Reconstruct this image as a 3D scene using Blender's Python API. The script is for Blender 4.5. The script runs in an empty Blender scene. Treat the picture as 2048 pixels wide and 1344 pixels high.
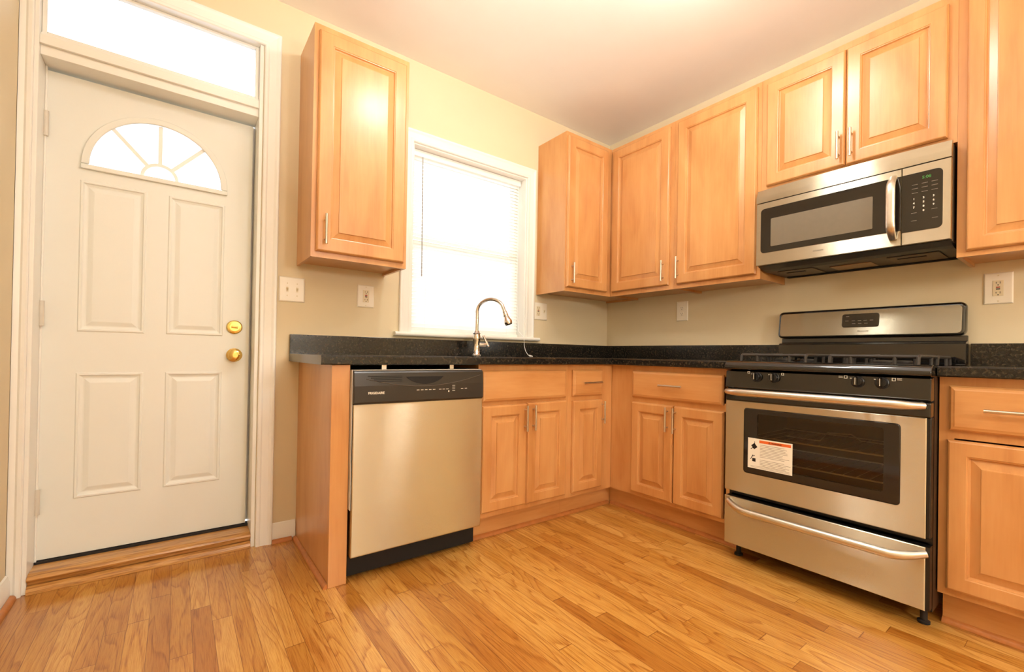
import bpy, bmesh, math, random
from mathutils import Vector, Matrix
random.seed(7)
SC = bpy.context.scene
COL = SC.collection

# ------------------------------------------------------------------ camera, world, lights
W_PX, H_PX, F_PX = 2048.0, 1344.0, 905.2555
YAW, PITCH, ROLL = 0.6661, 0.0063, 0.0170
cam_data = bpy.data.cameras.new('camera')
cam = bpy.data.objects.new('camera', cam_data); COL.objects.link(cam)
cam_data.sensor_fit = 'HORIZONTAL'; cam_data.sensor_width = 36.0
cam_data.lens = F_PX / W_PX * 36.0
cam_data.shift_x = -40.95 / W_PX
cam_data.shift_y = 31.83 / W_PX
cam_data.clip_start = 0.02
_F = Vector((math.sin(YAW)*math.cos(PITCH), math.cos(YAW)*math.cos(PITCH), math.sin(PITCH)))
_R = Vector((math.cos(YAW), -math.sin(YAW), 0)); _U = _R.cross(_F)
_R2 = _R*math.cos(ROLL) + _U*math.sin(ROLL); _U2 = -_R*math.sin(ROLL) + _U*math.cos(ROLL)
cam.matrix_world = Matrix(((_R2.x, _U2.x, -_F.x, -2.7443), (_R2.y, _U2.y, -_F.y, -2.5192),
                           (_R2.z, _U2.z, -_F.z, 0.939), (0, 0, 0, 1)))
SC.camera = cam

world = bpy.data.worlds.new('overcast_sky'); SC.world = world; world.use_nodes = True
bg = world.node_tree.nodes['Background']
bg.inputs['Color'].default_value = (0.93, 0.97, 1.0, 1); bg.inputs['Strength'].default_value = 1.6

def area_light(name, loc, rot, sx, sy, power, color):
    l = bpy.data.lights.new(name, 'AREA'); l.shape = 'RECTANGLE'; l.size = sx; l.size_y = sy
    l.energy = power; l.color = color
    o = bpy.data.objects.new(name, l); COL.objects.link(o); o.location = loc; o.rotation_euler = rot
    return o
def point_light(name, loc, radius, power, color):
    l = bpy.data.lights.new(name, 'POINT'); l.shadow_soft_size = radius; l.energy = power; l.color = color
    o = bpy.data.objects.new(name, l); COL.objects.link(o); o.location = loc
    return o
WARM = (1.0, 0.98, 0.93)
LAMP = (-1.12, -1.50)
LAMP3 = (-1.70, -1.24)
FILL_LAMP = (-2.65, -3.70)  # unseen ceiling lamp behind the camera, added for front fill
# a flash bounced off the ceiling above the photographer
fl = area_light('bounced_flash', (-2.75, -2.75, 1.25), (0, 0, 0), 0.12, 0.12, 10, (1.0, 0.97, 0.93))
fl.rotation_euler = (Vector((-1.9, -1.7, 2.65))-Vector((-2.75, -2.75, 1.25))).to_track_quat('-Z', 'Y').to_euler(); fl.data.spread = math.radians(90)
for nm, cx, cz, sx, sz in (('kitchen_window_daylight', -1.25, 1.62, 0.80, 1.05), ('transom_daylight', -2.81, 2.31, 0.68, 0.26)):
    l = area_light(nm, (cx, 0.165, cz), (math.radians(-90), 0, 0), sx, sz, 1, (1, 1, 1)); l.data.cycles.is_portal = True
SC.view_settings.view_transform = 'Standard'; SC.view_settings.look = 'None'
SC.view_settings.exposure = 1.2; SC.view_settings.gamma = 1.0; SC.view_settings.use_curve_mapping = False
SC.cycles.use_denoising = True
SC.cycles.max_bounces = 10; SC.cycles.diffuse_bounces = 5
SC.cycles.sample_clamp_indirect = 6.0

# ------------------------------------------------------------------ materials
def lin(r, g, b):
    f = lambda c: (c/255)/12.92 if c/255 <= .04045 else (((c/255)+.055)/1.055)**2.4
    return (f(r), f(g), f(b), 1)
def new_mat(name):
    m = bpy.data.materials.new(name); m.use_nodes = True
    nt = m.node_tree; b = nt.nodes['Principled BSDF']
    return m, nt, b
def N(nt, t, **k):
    n = nt.nodes.new(t)
    for a, v in k.items():
        if a.startswith('i_'):
            s = a[2:]; s = int(s) if s.isdigit() else s.replace('_', ' ')
            n.inputs[s].default_value = v
        else: setattr(n, a, v)
    return n
def L(nt, a, b): nt.links.new(a, b)
def mth(nt, op, a, b=None, c=None):
    n = nt.nodes.new('ShaderNodeMath'); n.operation = op
    for i, x in enumerate((a, b, c)):
        if x is None: continue
        if isinstance(x, (int, float)): n.inputs[i].default_value = x
        else: L(nt, x, n.inputs[i])
    return n.outputs[0]
def ramp(nt, src, stops, interp='LINEAR'):
    r = nt.nodes.new('ShaderNodeValToRGB'); e = r.color_ramp.elements; r.color_ramp.interpolation = interp
    while len(e) < len(stops): e.new(0.5)
    for x, (p, c) in zip(e, stops): x.position = p; x.color = c
    L(nt, src, r.inputs[0]); return r.outputs[0]
def noise(nt, vec, scale, detail=3, rough=.5, dist=0):
    n = N(nt, 'ShaderNodeTexNoise'); n.inputs['Scale'].default_value = scale; n.inputs['Detail'].default_value = detail
    n.inputs['Roughness'].default_value = rough; n.inputs['Distortion'].default_value = dist
    if vec is not None: L(nt, vec, n.inputs['Vector'])
    return n.outputs[0]
def wpos(nt, scale=(1, 1, 1)):
    g = N(nt, 'ShaderNodeNewGeometry'); mp = N(nt, 'ShaderNodeMapping'); mp.inputs['Scale'].default_value = scale
    L(nt, g.outputs['Position'], mp.inputs['Vector']); return mp.outputs[0]
def bump(nt, b, h, strength, dist=.001):
    n = N(nt, 'ShaderNodeBump'); n.inputs['Strength'].default_value = strength; n.inputs['Distance'].default_value = dist
    L(nt, h, n.inputs['Height']); L(nt, n.outputs[0], b.inputs['Normal'])
def paint(name, c, rough=.6, var=.02, bs=.15, spec=.5):
    m, nt, b = new_mat(name)
    c1 = lin(*c); c0 = tuple(x*(1-var*2) for x in c1[:3]) + (1,)
    v = wpos(nt)
    L(nt, ramp(nt, noise(nt, v, 3, 4), [(.3, c0), (.7, c1)]), b.inputs['Base Color'])
    b.inputs['Roughness'].default_value = rough; b.inputs['Specular IOR Level'].default_value = spec
    if bs: bump(nt, b, noise(nt, v, 220, 2), bs, .0006)
    return m
def plain(name, c, rough=.4, metal=0, spec=.5, var=.04, coat=0, scale=40):
    m, nt, b = new_mat(name); c1 = lin(*c); c0 = tuple(x*(1-var) for x in c1[:3]) + (1,)
    L(nt, ramp(nt, noise(nt, wpos(nt), scale, 2), [(.35, c0), (.65, c1)]), b.inputs['Base Color'])
    b.inputs['Roughness'].default_value = rough; b.inputs['Metallic'].default_value = metal
    b.inputs['Specular IOR Level'].default_value = spec; b.inputs['Coat Weight'].default_value = coat
    b.inputs['Coat Roughness'].default_value = .05
    return m
def steel(name, c, rough=.3, aniso=.7, rot=0.0, lean=.95):
    m, nt, b = new_mat(name); b.inputs['Metallic'].default_value = 1
    st = N(nt, 'ShaderNodeUVMap'); st.uv_map = 'UVMap'; mp = N(nt, 'ShaderNodeMapping'); mp.inputs['Scale'].default_value = (3, 900, 1)
    L(nt, st.outputs[0], mp.inputs['Vector']); n = noise(nt, mp.outputs[0], 1, 3)
    c1 = lin(*c); c0 = tuple(x*.93 for x in c1[:3]) + (1,)
    L(nt, ramp(nt, n, [(.3, c0), (.7, c1)]), b.inputs['Base Color'])
    b.inputs['Roughness'].default_value = rough; b.inputs['Anisotropic'].default_value = aniso
    b.inputs['Anisotropic Rotation'].default_value = rot
    t = N(nt, 'ShaderNodeTangent'); t.direction_type = 'UV_MAP'; t.uv_map = 'UVMap'; L(nt, t.outputs[0], b.inputs['Tangent'])
    # microscopic horizontal brush scratches: each point leans up or down at random, which smears reflections vertically
    g = N(nt, 'ShaderNodeNewGeometry'); sc = N(nt, 'ShaderNodeVectorMath', operation='SCALE'); sc.inputs['Scale'].default_value = 9000
    L(nt, g.outputs['Position'], sc.inputs[0])
    wn = N(nt, 'ShaderNodeTexWhiteNoise', noise_dimensions='3D'); L(nt, sc.outputs[0], wn.inputs['Vector'])
    sp = N(nt, 'ShaderNodeSeparateColor'); L(nt, wn.outputs['Color'], sp.inputs[0])
    tri = mth(nt, 'SUBTRACT', mth(nt, 'ADD', sp.outputs[0], sp.outputs[1]), 1.0)
    cz = N(nt, 'ShaderNodeCombineXYZ'); L(nt, mth(nt, 'MULTIPLY', tri, lean), cz.inputs[2])
    ad = N(nt, 'ShaderNodeVectorMath', operation='ADD'); L(nt, g.outputs['Normal'], ad.inputs[0]); L(nt, cz.outputs[0], ad.inputs[1])
    nm = N(nt, 'ShaderNodeVectorMath', operation='NORMALIZE'); L(nt, ad.outputs[0], nm.inputs[0]); L(nt, nm.outputs[0], b.inputs['Normal'])
    return m
def wood_cab(name, horizontal=False):
    m, nt, b = new_mat(name)
    if horizontal: v1 = wpos(nt, (2.2, 2.2, 30)); v2 = wpos(nt, (2, 2, 8))
    else: v1 = wpos(nt, (30, 30, 1.6)); v2 = wpos(nt, (7, 7, 2))
    fine = noise(nt, v1, 3, 5, .6, .4); blot = noise(nt, v2, 1.3, 3, .5, .3)
    mix = mth(nt, 'ADD', mth(nt, 'MULTIPLY', fine, .25), mth(nt, 'MULTIPLY', blot, .75))
    L(nt, ramp(nt, mix, [(.30, lin(188, 127, 70)), (.48, lin(203, 145, 86)), (.68, lin(212, 158, 99))]), b.inputs['Base Color'])
    b.inputs['Roughness'].default_value = .34; b.inputs['Coat Weight'].default_value = .35; b.inputs['Coat Roughness'].default_value = .22
    bump(nt, b, fine, .05, .0005)
    return m
def oak_floor():
    m, nt, b = new_mat('oak_strip_floor')
    g = N(nt, 'ShaderNodeNewGeometry'); sp = N(nt, 'ShaderNodeSeparateXYZ'); L(nt, g.outputs['Position'], sp.inputs[0])
    X, Y = sp.outputs[0], sp.outputs[1]
    bw = .0572
    bx = mth(nt, 'DIVIDE', X, bw); bi = mth(nt, 'FLOOR', bx); fx = mth(nt, 'FRACT', bx)
    wn = N(nt, 'ShaderNodeTexWhiteNoise', noise_dimensions='1D'); L(nt, bi, wn.inputs['W'])
    ln = mth(nt, 'ADD', mth(nt, 'MULTIPLY', wn.outputs[0], .8), .6)
    yy = mth(nt, 'ADD', mth(nt, 'DIVIDE', Y, ln), mth(nt, 'MULTIPLY', wn.outputs[0], 37.3))
    yi = mth(nt, 'FLOOR', yy); fy = mth(nt, 'FRACT', yy)
    cb = N(nt, 'ShaderNodeCombineXYZ'); L(nt, bi, cb.inputs[0]); L(nt, yi, cb.inputs[1])
    w2 = N(nt, 'ShaderNodeTexWhiteNoise', noise_dimensions='3D'); L(nt, cb.outputs[0], w2.inputs['Vector'])
    rnd = w2.outputs['Value']
    # every board gets its own piece of grain
    off = N(nt, 'ShaderNodeVectorMath', operation='SCALE'); L(nt, w2.outputs['Color'], off.inputs[0]); off.inputs['Scale'].default_value = 40
    add = N(nt, 'ShaderNodeVectorMath', operation='ADD'); L(nt, g.outputs['Position'], add.inputs[0]); L(nt, off.outputs[0], add.inputs[1])
    mp = N(nt, 'ShaderNodeMapping'); mp.inputs['Scale'].default_value = (1, .11, 1); L(nt, add.outputs[0], mp.inputs['Vector'])
    field = noise(nt, mp.outputs[0], 9, 2.2, .42, .3)
    rings = mth(nt, 'FRACT', mth(nt, 'MULTIPLY', field, 15))
    rl = ramp(nt, rings, [(0, (0, 0, 0, 1)), (.10, (1, 1, 1, 1)), (.75, (.72, .72, .72, 1)), (1, (0, 0, 0, 1))])
    mp2 = N(nt, 'ShaderNodeMapping'); mp2.inputs['Scale'].default_value = (1, .03, 1); L(nt, add.outputs[0], mp2.inputs['Vector'])
    pores = noise(nt, mp2.outputs[0], 420, 3, .6)
    pr = ramp(nt, pores, [(.36, (0, 0, 0, 1)), (.56, (1, 1, 1, 1))])
    base = ramp(nt, rnd, [(0, lin(184, 128, 54)), (.25, lin(201, 149, 70)), (.6, lin(208, 157, 78)), (1, lin(217, 171, 96))])
    dark = N(nt, 'ShaderNodeMix', data_type='RGBA', blend_type='MULTIPLY'); dark.inputs[0].default_value = 1
    tint = ramp(nt, mth(nt, 'ADD', mth(nt, 'MULTIPLY', rl, .52), mth(nt, 'MULTIPLY', pr, .48)),
                [(0, lin(180, 138, 92)), (.5, lin(230, 211, 180)), (1, (1, 1, 1, 1))])
    L(nt, base, dark.inputs[6]); L(nt, tint, dark.inputs[7])
    blot = N(nt, 'ShaderNodeMix', data_type='RGBA', blend_type='MULTIPLY'); blot.inputs[0].default_value = 1
    L(nt, dark.outputs[2], blot.inputs[6]); L(nt, ramp(nt, noise(nt, mp.outputs[0], 6, 3), [(.3, lin(226, 205, 180)), (.6, (1, 1, 1, 1))]), blot.inputs[7])
    # seams between boards
    ex = mth(nt, 'MINIMUM', fx, mth(nt, 'SUBTRACT', 1, fx)); ey = mth(nt, 'MULTIPLY', mth(nt, 'MINIMUM', fy, mth(nt, 'SUBTRACT', 1, fy)), 10)
    e = mth(nt, 'MINIMUM', ex, ey)
    seam = ramp(nt, e, [(.0, lin(150, 98, 55)), (.022, (1, 1, 1, 1))])
    fin = N(nt, 'ShaderNodeMix', data_type='RGBA', blend_type='MULTIPLY'); fin.inputs[0].default_value = .9
    L(nt, blot.outputs[2], fin.inputs[6]); L(nt, seam, fin.inputs[7])
    L(nt, fin.outputs[2], b.inputs['Base Color'])
    b.inputs['Roughness'].default_value = .30
    b.inputs['Coat Weight'].default_value = .45; b.inputs['Coat Roughness'].default_value = .16
    h = mth(nt, 'ADD', ramp(nt, e, [(0, (0, 0, 0, 1)), (.03, (1, 1, 1, 1))]), mth(nt, 'MULTIPLY', rl, .15))
    bump(nt, b, h, .18, .0008)
    return m
def oak_trim(name):
    m, nt, b = new_mat(name)
    f = noise(nt, wpos(nt, (1.5, 18, 30)), 5, 5, .6, .8)
    L(nt, ramp(nt, f, [(.35, lin(150, 98, 44)), (.5, lin(192, 138, 70)), (.65, lin(208, 158, 90))]), b.inputs['Base Color'])
    b.inputs['Roughness'].default_value = .35; b.inputs['Coat Weight'].default_value = .4; b.inputs['Coat Roughness'].default_value = .2
    return m
def granite():
    m, nt, b = new_mat('dark_granite')
    v = wpos(nt); vo = N(nt, 'ShaderNodeTexVoronoi'); vo.inputs['Scale'].default_value = 260; L(nt, v, vo.inputs['Vector'])
    n1 = noise(nt, v, 90, 5, .65)
    c = ramp(nt, n1, [(.40, lin(24, 23, 20)), (.54, lin(42, 38, 32)), (.64, lin(76, 66, 50)), (.78, lin(122, 106, 80))])
    mx = N(nt, 'ShaderNodeMix', data_type='RGBA', blend_type='MULTIPLY'); mx.inputs[0].default_value = .8
    L(nt, c, mx.inputs[6]); L(nt, ramp(nt, vo.outputs['Distance'], [(.1, (1.0, 1.0, 1.0, 1)), (.6, (.45, .45, .45, 1))]), mx.inputs[7])
    L(nt, mx.outputs[2], b.inputs['Base Color']); b.inputs['Roughness'].default_value = .16
    b.inputs['Specular IOR Level'].default_value = .5
    return m
def glass(name, tint=(1, 1, 1, 1), refl=.08, rough=.0):
    m = bpy.data.materials.new(name); m.use_nodes = True; nt = m.node_tree; nt.nodes.clear()
    o = N(nt, 'ShaderNodeOutputMaterial'); t = N(nt, 'ShaderNodeBsdfTransparent'); t.inputs[0].default_value = tint
    g = N(nt, 'ShaderNodeBsdfGlossy'); g.inputs['Roughness'].default_value = rough
    f = N(nt, 'ShaderNodeFresnel'); f.inputs[0].default_value = 1.5
    mx = N(nt, 'ShaderNodeMixShader'); L(nt, mth(nt, 'MULTIPLY', f.outputs[0], refl/.04 if refl < .04 else 1.0), mx.inputs[0])
    L(nt, t.outputs[0], mx.inputs[1]); L(nt, g.outputs[0], mx.inputs[2]); L(nt, mx.outputs[0], o.inputs[0])
    return m
def emit(name, c, s):
    m, nt, b = new_mat(name); b.inputs['Base Color'].default_value = c
    b.inputs['Emission Color'].default_value = c; b.inputs['Emission Strength'].default_value = s
    return m
def blind_mat():
    m, nt, b = new_mat('white_vinyl_slat'); b.inputs['Base Color'].default_value = lin(244, 242, 236)
    b.inputs['Roughness'].default_value = .45
    t = N(nt, 'ShaderNodeBsdfTranslucent'); t.inputs[0].default_value = lin(246, 244, 238)
    mx = N(nt, 'ShaderNodeMixShader'); mx.inputs[0].default_value = .45
    L(nt, b.outputs[0], mx.inputs[1]); L(nt, t.outputs[0], mx.inputs[2]); L(nt, mx.outputs[0], nt.nodes['Material Output'].inputs[0])
    return m
M = dict(hinge=plain('painted_hinge', (214, 208, 194), .35),rack=plain('plated_rack_wire', (226, 214, 186), .4, .3),
   
    wall=paint('tan_wall_paint', (221, 206, 172), .65), ceil=paint('ceiling_paint', (240, 236, 228), .8),
    trim=paint('white_trim_paint', (238, 237, 230), .35, .01, .03), door=paint('white_door_paint', (230, 232, 226), .38, .01, .10),
    wood=wood_cab('maple_cabinet'), woodh=wood_cab('maple_cabinet_crossgrain', True), floor=oak_floor(), oak=oak_trim('oak_trim'),
    shoe=plain('stained_shoe_moulding', (190, 120, 62), .4, 0, .5, .15), granite=granite(),
    steel=steel('brushed_stainless', (208, 201, 180), .24, .95, .25), steel_s=plain('satin_stainless', (222, 216, 206), .30, 1),
    nickel=plain('brushed_nickel', (214, 206, 192), .30, 1), chrome=plain('polished_chrome', (225, 222, 218), .07, 1),
    brass=plain('polished_brass', (238, 208, 128), .14, 1), blk=plain('black_plastic', (24, 22, 20), .35),
    blkg=plain('black_enamel', (17, 15, 13), .10, 0, .6, coat=.5), blkglass=plain('black_glass', (34, 29, 24), .06, 0, .6),
    panel=plain('dark_grey_panel', (42, 36, 31), .28), iron=plain('cast_iron', (52, 46, 40), .55), dkgap=plain('dark_recess', (12, 11, 10), .7),
    plate=plain('white_plastic_plate', (240, 232, 214), .35, var=.01), ivory=plain('ivory_plastic', (226, 212, 178), .4, var=.01),
    slot=plain('slot_black', (20, 16, 14), .6), mark=plain('white_print', (225, 220, 205), .5, var=.01), greyprint=plain('grey_print', (120, 112, 98), .5),
    paper=plain('white_label', (238, 236, 224), .55, var=.01), orange=plain('orange_label', (226, 104, 40), .55, var=.02), red=plain('red_plastic', (170, 40, 30), .5),
    screen=plain('microwave_screen', (118, 108, 90), .35), cavity=plain('oven_cavity', (140, 118, 84), .5), rubber=plain('black_rubber', (30, 26, 24), .7),
    vinyl=paint('white_vinyl', (244, 243, 238), .35, .01, 0), slat=blind_mat(), glass=glass('clear_glass'),
    ovenglass=glass('tinted_oven_glass', (.78, .70, .56, 1), .04), green=emit('green_led', lin(48, 110, 36), .10),
    opal=emit('opal_glass_lit', WARM + (1,), 21.0), globe=emit('fill_globe_glow', WARM + (1,), 50.0), opal3=emit('small_opal_glass_lit', WARM + (1,), 24.0), opal_fill=emit('rear_fill_opal_glow', WARM + (1,), 30.0), tan=plain('insulation_strip', (205, 200, 190), .5), grille=plain('grille_grey', (92, 82, 66), .4, .3),  # globe and rear opal glow serve the added fill lamps
    lens=plain('lamp_lens', (150, 116, 84), .3),
)

# ------------------------------------------------------------------ mesh helpers
FA = lambda u, v, z: (u, -v, z)      # wall with the door and window, v = distance into the room
FB = lambda u, v, z: (-v, -u, z)     # wall with the range
FW = lambda x, y, z: (x, y, z)
FL = lambda u, v, z: (-3.225+v, u, z)
class MB:
    def __init__(s): s.bm = bmesh.new()
    def face(s, pts):
        try: return s.bm.faces.new([s.bm.verts.new(p) for p in pts])
        except ValueError: return None
    def box(s, F, u0, u1, v0, v1, z0, z1):
        P = [s.bm.verts.new(F(u, v, z)) for u in (u0, u1) for v in (v0, v1) for z in (z0, z1)]
        for q in ((0, 1, 3, 2), (4, 5, 7, 6), (0, 1, 5, 4), (2, 3, 7, 6), (0, 2, 6, 4), (1, 3, 7, 5)): s.bm.faces.new([P[i] for i in q])
        return s
    def loft(s, loops, cap=True, closed=True):
        R = [[s.bm.verts.new(p) for p in l] for l in loops]; n = len(R[0])
        for a, b in zip(R, R[1:]):
            for i in range(n if closed else n-1):
                j = (i+1) % n
                s.bm.faces.new((a[i], a[j], b[j], b[i]))
        if cap: s.bm.faces.new(R[0]); s.bm.faces.new(R[-1])
        return s
    def rings(s, F, u0, u1, z0, z1, prof):
        return s.loft([[F(u0+i, v, z0+i), F(u1-i, v, z0+i), F(u1-i, v, z1-i), F(u0+i, v, z1-i)] for i, v in prof])
    def rr(s, F, u0, u1, z0, z1, r, prof, n=6):
        loops = []
        for i, v in prof:
            a0, a1, b0, b1 = u0+i, u1-i, z0+i, z1-i; q = max(r-i, .0005); l = []
            for cx, cz, t in ((a1-q, b0+q, -90), (a1-q, b1-q, 0), (a0+q, b1-q, 90), (a0+q, b0+q, 180)):
                for k in range(n+1):
                    a = math.radians(t+90*k/n); l.append(F(cx+q*math.cos(a), v, cz+q*math.sin(a)))
            loops.append(l)
        return s.loft(loops)
    def eu(s, F, u0, u1, poly): return s.loft([[F(u, v, z) for v, z in poly] for u in (u0, u1)])
    def ez(s, F, z0, z1, poly): return s.loft([[F(u, v, z) for u, v in poly] for z in (z0, z1)])
    def ev(s, F, v0, v1, poly): return s.loft([[F(u, v, z) for u, z in poly] for v in (v0, v1)])
    def casing(s, F, u0, u1, z0, z1, prof):      # three-sided mitred casing around an opening
        return s.loft([[F(u0-d, v, z0) for d, v in prof], [F(u0-d, v, z1+d) for d, v in prof],
                       [F(u1+d, v, z1+d) for d, v in prof], [F(u1+d, v, z0) for d, v in prof]])
    def tube(s, pts, r, seg=12, squash=1.0, up=None):
        pts = [Vector(p) for p in pts]; rs = r if isinstance(r, (list, tuple)) else [r]*len(pts)
        loops = []; t0 = (pts[1]-pts[0]).normalized()
        n = Vector(up) if up else (Vector((0, 0, 1)) if abs(t0.z) < .9 else Vector((1, 0, 0)))
        for i, p in enumerate(pts):
            t = (pts[min(i+1, len(pts)-1)]-pts[max(i-1, 0)]).normalized()
            n = (n-t*n.dot(t)).normalized(); b = t.cross(n)
            loops.append([p+n*math.cos(2*math.pi*k/seg)*rs[i]+b*math.sin(2*math.pi*k/seg)*rs[i]*squash for k in range(seg)])
        return s.loft(loops)
    def lathe(s, o, ax, prof, seg=20):
        o = Vector(o); ax = Vector(ax).normalized(); n = ax.orthogonal().normalized(); b = ax.cross(n)
        return s.loft([[o+ax*h+(n*math.cos(2*math.pi*k/seg)+b*math.sin(2*math.pi*k/seg))*max(r, 1e-4) for k in range(seg)] for r, h in prof])
    def build(s, name, mat, parent=None, bevel=0, smooth=False, seg=2):
        bmesh.ops.recalc_face_normals(s.bm, faces=s.bm.faces)
        uv = s.bm.loops.layers.uv.new('UVMap')
        for f in s.bm.faces:
            n = f.normal; a = max(range(3), key=lambda i: abs(n[i]))
            for l in f.loops:
                c = l.vert.co; l[uv].uv = (c.y, c.z) if a == 0 else (c.x, c.z) if a == 1 else (c.x, c.y)
        me = bpy.data.meshes.new(name)
        off = Vector(WORLD_OF.get(parent.name, (0, 0, 0))) if parent else Vector((0, 0, 0))
        ctr = off
        if parent is None:
            vs = [v.co for v in s.bm.verts]
            ctr = Vector(((min(v.x for v in vs)+max(v.x for v in vs))/2, (min(v.y for v in vs)+max(v.y for v in vs))/2, min(v.z for v in vs)))
        bmesh.ops.translate(s.bm, verts=s.bm.verts, vec=-ctr)
        s.bm.to_mesh(me); s.bm.free()
        me.materials.append(mat)
        o = bpy.data.objects.new(name, me); COL.objects.link(o)
        if parent: o.parent = parent
        else: o.location = ctr
        WORLD_OF[o.name] = tuple(ctr)
        if smooth:
            for p in me.polygons: p.use_smooth = True
            me.set_sharp_from_angle(angle=math.radians(38))
        if bevel:
            b = o.modifiers.new('bevel', 'BEVEL'); b.width = bevel; b.segments = seg; b.limit_method = 'ANGLE'; b.angle_limit = math.radians(40)
            b.harden_normals = False
        return o
WORLD_OF = {}
def box(F, *a): return MB().box(F, *a)
def thing(name, loc, label, cat, group=None):
    o = bpy.data.objects.new(name, None); COL.objects.link(o); o.location = loc; o.empty_display_size = .1
    WORLD_OF[o.name] = tuple(loc); return tag(o, label, cat, group)
def tag(o, label, cat, group=None, kind=None):
    if label: o['label'] = label
    if cat: o['category'] = cat
    if group: o['group'] = group
    if kind: o['kind'] = kind
    return o
def struct(o): o['kind'] = 'structure'; return o
def setting(name, loc):
    o = bpy.data.objects.new(name, None); COL.objects.link(o); o.location = loc; o.empty_display_size = .1
    WORLD_OF[o.name] = tuple(loc); return struct(o)
def marks(name, F, mat, parent, boxes):
    for b_ in boxes: MB().box(F, *b_).build(name, mat, parent)
def text(name, s, F, u, v, z, h, mat, parent, ext=.0003, spacing=1.0, align='LEFT', bold=0, wscale=1.0):
    c = bpy.data.curves.new(name, 'FONT'); c.body = s; c.size = h*1.4; c.extrude = ext; c.space_character = spacing; c.align_x = align
    c.offset = bold; c.resolution_u = 2
    t = bpy.data.objects.new(name+'_tmp', c); COL.objects.link(t)
    dg = bpy.context.evaluated_depsgraph_get(); me = bpy.data.meshes.new_from_object(t.evaluated_get(dg))
    bpy.data.objects.remove(t); bm = MB(); bm.bm.from_mesh(me); bpy.data.meshes.remove(me)
    for vv in bm.bm.verts:
        x, y, zz = vv.co; vv.co = F(u+x*wscale, v+zz+ext, z+y)
    return bm.build(name, mat, parent)

# ------------------------------------------------------------------ room shell
ZC = 2.65; XL = -3.225; YF = -5.3
struct(box(FW, XL-.15, .15, YF-.15, .20, -.1, 0).build('floor', M['floor']))
struct(box(FW, XL-.15, .15, YF-.15, .20, ZC, ZC+.1).build('ceiling', M['ceil']))
DO0, DO1, DZ1 = -3.190, -2.437, 2.425      # door and transom opening
WO0, WO1, WZ0, WZ1 = -1.680, -.835, 1.050, 2.175    # kitchen window opening
w = MB()
for x0, x1, z0, z1 in ((XL, DO0, 0, ZC), (DO0, DO1, DZ1, ZC), (DO1, WO0, 0, ZC), (WO0, WO1, 0, WZ0), (WO0, WO1, WZ1, ZC), (WO1, 0, 0, ZC)):
    w.box(FW, x0, x1, 0, .20, z0, z1)
bmesh.ops.remove_doubles(w.bm, verts=w.bm.verts, dist=1e-5)
struct(w.build('wall_back', M['wall']))
struct(box(FW, 0, .15, YF, .20, 0, ZC).build('wall_right', M['wall']))
struct(box(FW, XL-.15, XL, YF, .20, 0, ZC).build('wall_left', M['wall']))
struct(box(FW, XL-.15, .15, YF-.15, YF, 0, ZC).build('wall_front', M['wall']))

# baseboards: white, colonial top
bb = [(0, 0.012), (.012, 0.012), (.012, .07), (.008, .078), (.006, .092), (0, .095)]
struct(MB().eu(FA, -2.366, -2.263, [(v+.0005, z) for v, z in bb]).build('baseboard_back', M['trim'], smooth=True))
struct(MB().eu(FL, YF+.001, -.022, [(v+.0005, z) for v, z in bb]).build('baseboard_left', M['trim'], smooth=True))
shoe = [(0, 0), (.016, 0), (.015, .008), (.010, .015), (0, .018)]
def shoe_run(name, F, u0, u1, v): return struct(MB().eu(F, u0, u1, [(v+a, b+.0005) for a, b in shoe]).build(name, M['shoe'], smooth=True))
shoe_run('trim_1', FA, -2.366, -2.280, .0135)
shoe_run('trim_2', FL, YF+.001, -.022, .0135)
shoe_run('trim_3', FA, -1.572, -.560, .5415)
shoe_run('trim_4', FB, .5605, 1.390, .5415)
shoe_run('trim_5', FB, 2.152, 2.528, .5415)
FE = lambda u, v, z: (-2.2605-v, u, z)      # shoe along the outer face of the end panel
shoe_run('trim_6', FE, -.618, -.018, .0005)

# door jamb, casing, threshold
DX0_, DX1_ = -3.170, -2.4635
j = MB()
j.box(FW, DO0-.0, DO0+.014, .0, .16, 0, DZ1); j.box(FW, DO1-.016, DO1, .0, .16, 0, DZ1); j.box(FW, DO0+.014, DO1-.016, .0, .16, DZ1-.018, DZ1-.0005)
j.box(FW, DO0+.014, DO1-.016, .022, .16, 2.064, 2.150)                                  # bar between door and transom
j.box(FW, DO0+.014, DO1-.016, .006, .0215, 2.100, 2.135)
j.box(FW, DO0+.014, DO0+.020, .112, .126, .07, 2.064)
j.box(FW, DO0+.001, DX0_+.012, .1602, .178, .085, 2.0635); j.box(FW, DX1_-.012, DO1-.001, .1602, .178, .085, 2.0635); j.box(FW, DX0_+.012, DX1_-.012, .1602, .178, 2.036, 2.0635)
struct(j.build('trim_7', M['trim'], bevel=.002))
cas = [(0, .001), (0, .012), (.004, .016), (.014, .016), (.020, .013), (.048, .017), (.058, .021), (.066, .021), (.070, .017), (.070, .001)]
c = MB(); c.casing(FA, DO0+.002, DO1+.002, 0, DZ1-.022, [(min(d, .0335) if False else d, v) for d, v in cas])
for v in c.bm.verts: v.co.x = max(v.co.x, XL+.0004)
bmesh.ops.dissolve_degenerate(c.bm, edges=c.bm.edges, dist=1e-6)
struct(c.build('trim_8', M['trim']))
th = MB()
th.eu(FA, DO0+.0145, DO1-.0165, [(-.105, .030), (-.105, .072), (-.02, .070), (.004, .062), (.008, .054), (.004, .046), (-.01, .044), (-.012, .030)])
th.eu(FA, DO0+.0145, DO1-.0165, [(-.105, .0005), (-.105, .0295), (-.002, .0295), (.008, .022), (.012, .010), (.013, .0005)])
struct(th.build('trim_9', M['oak'], bevel=.001))
struct(box(FA, DO0+.0145, DO1-.0165, -.155, -.106, .0005, .080).build('trim_10', M['rubber']))

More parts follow.
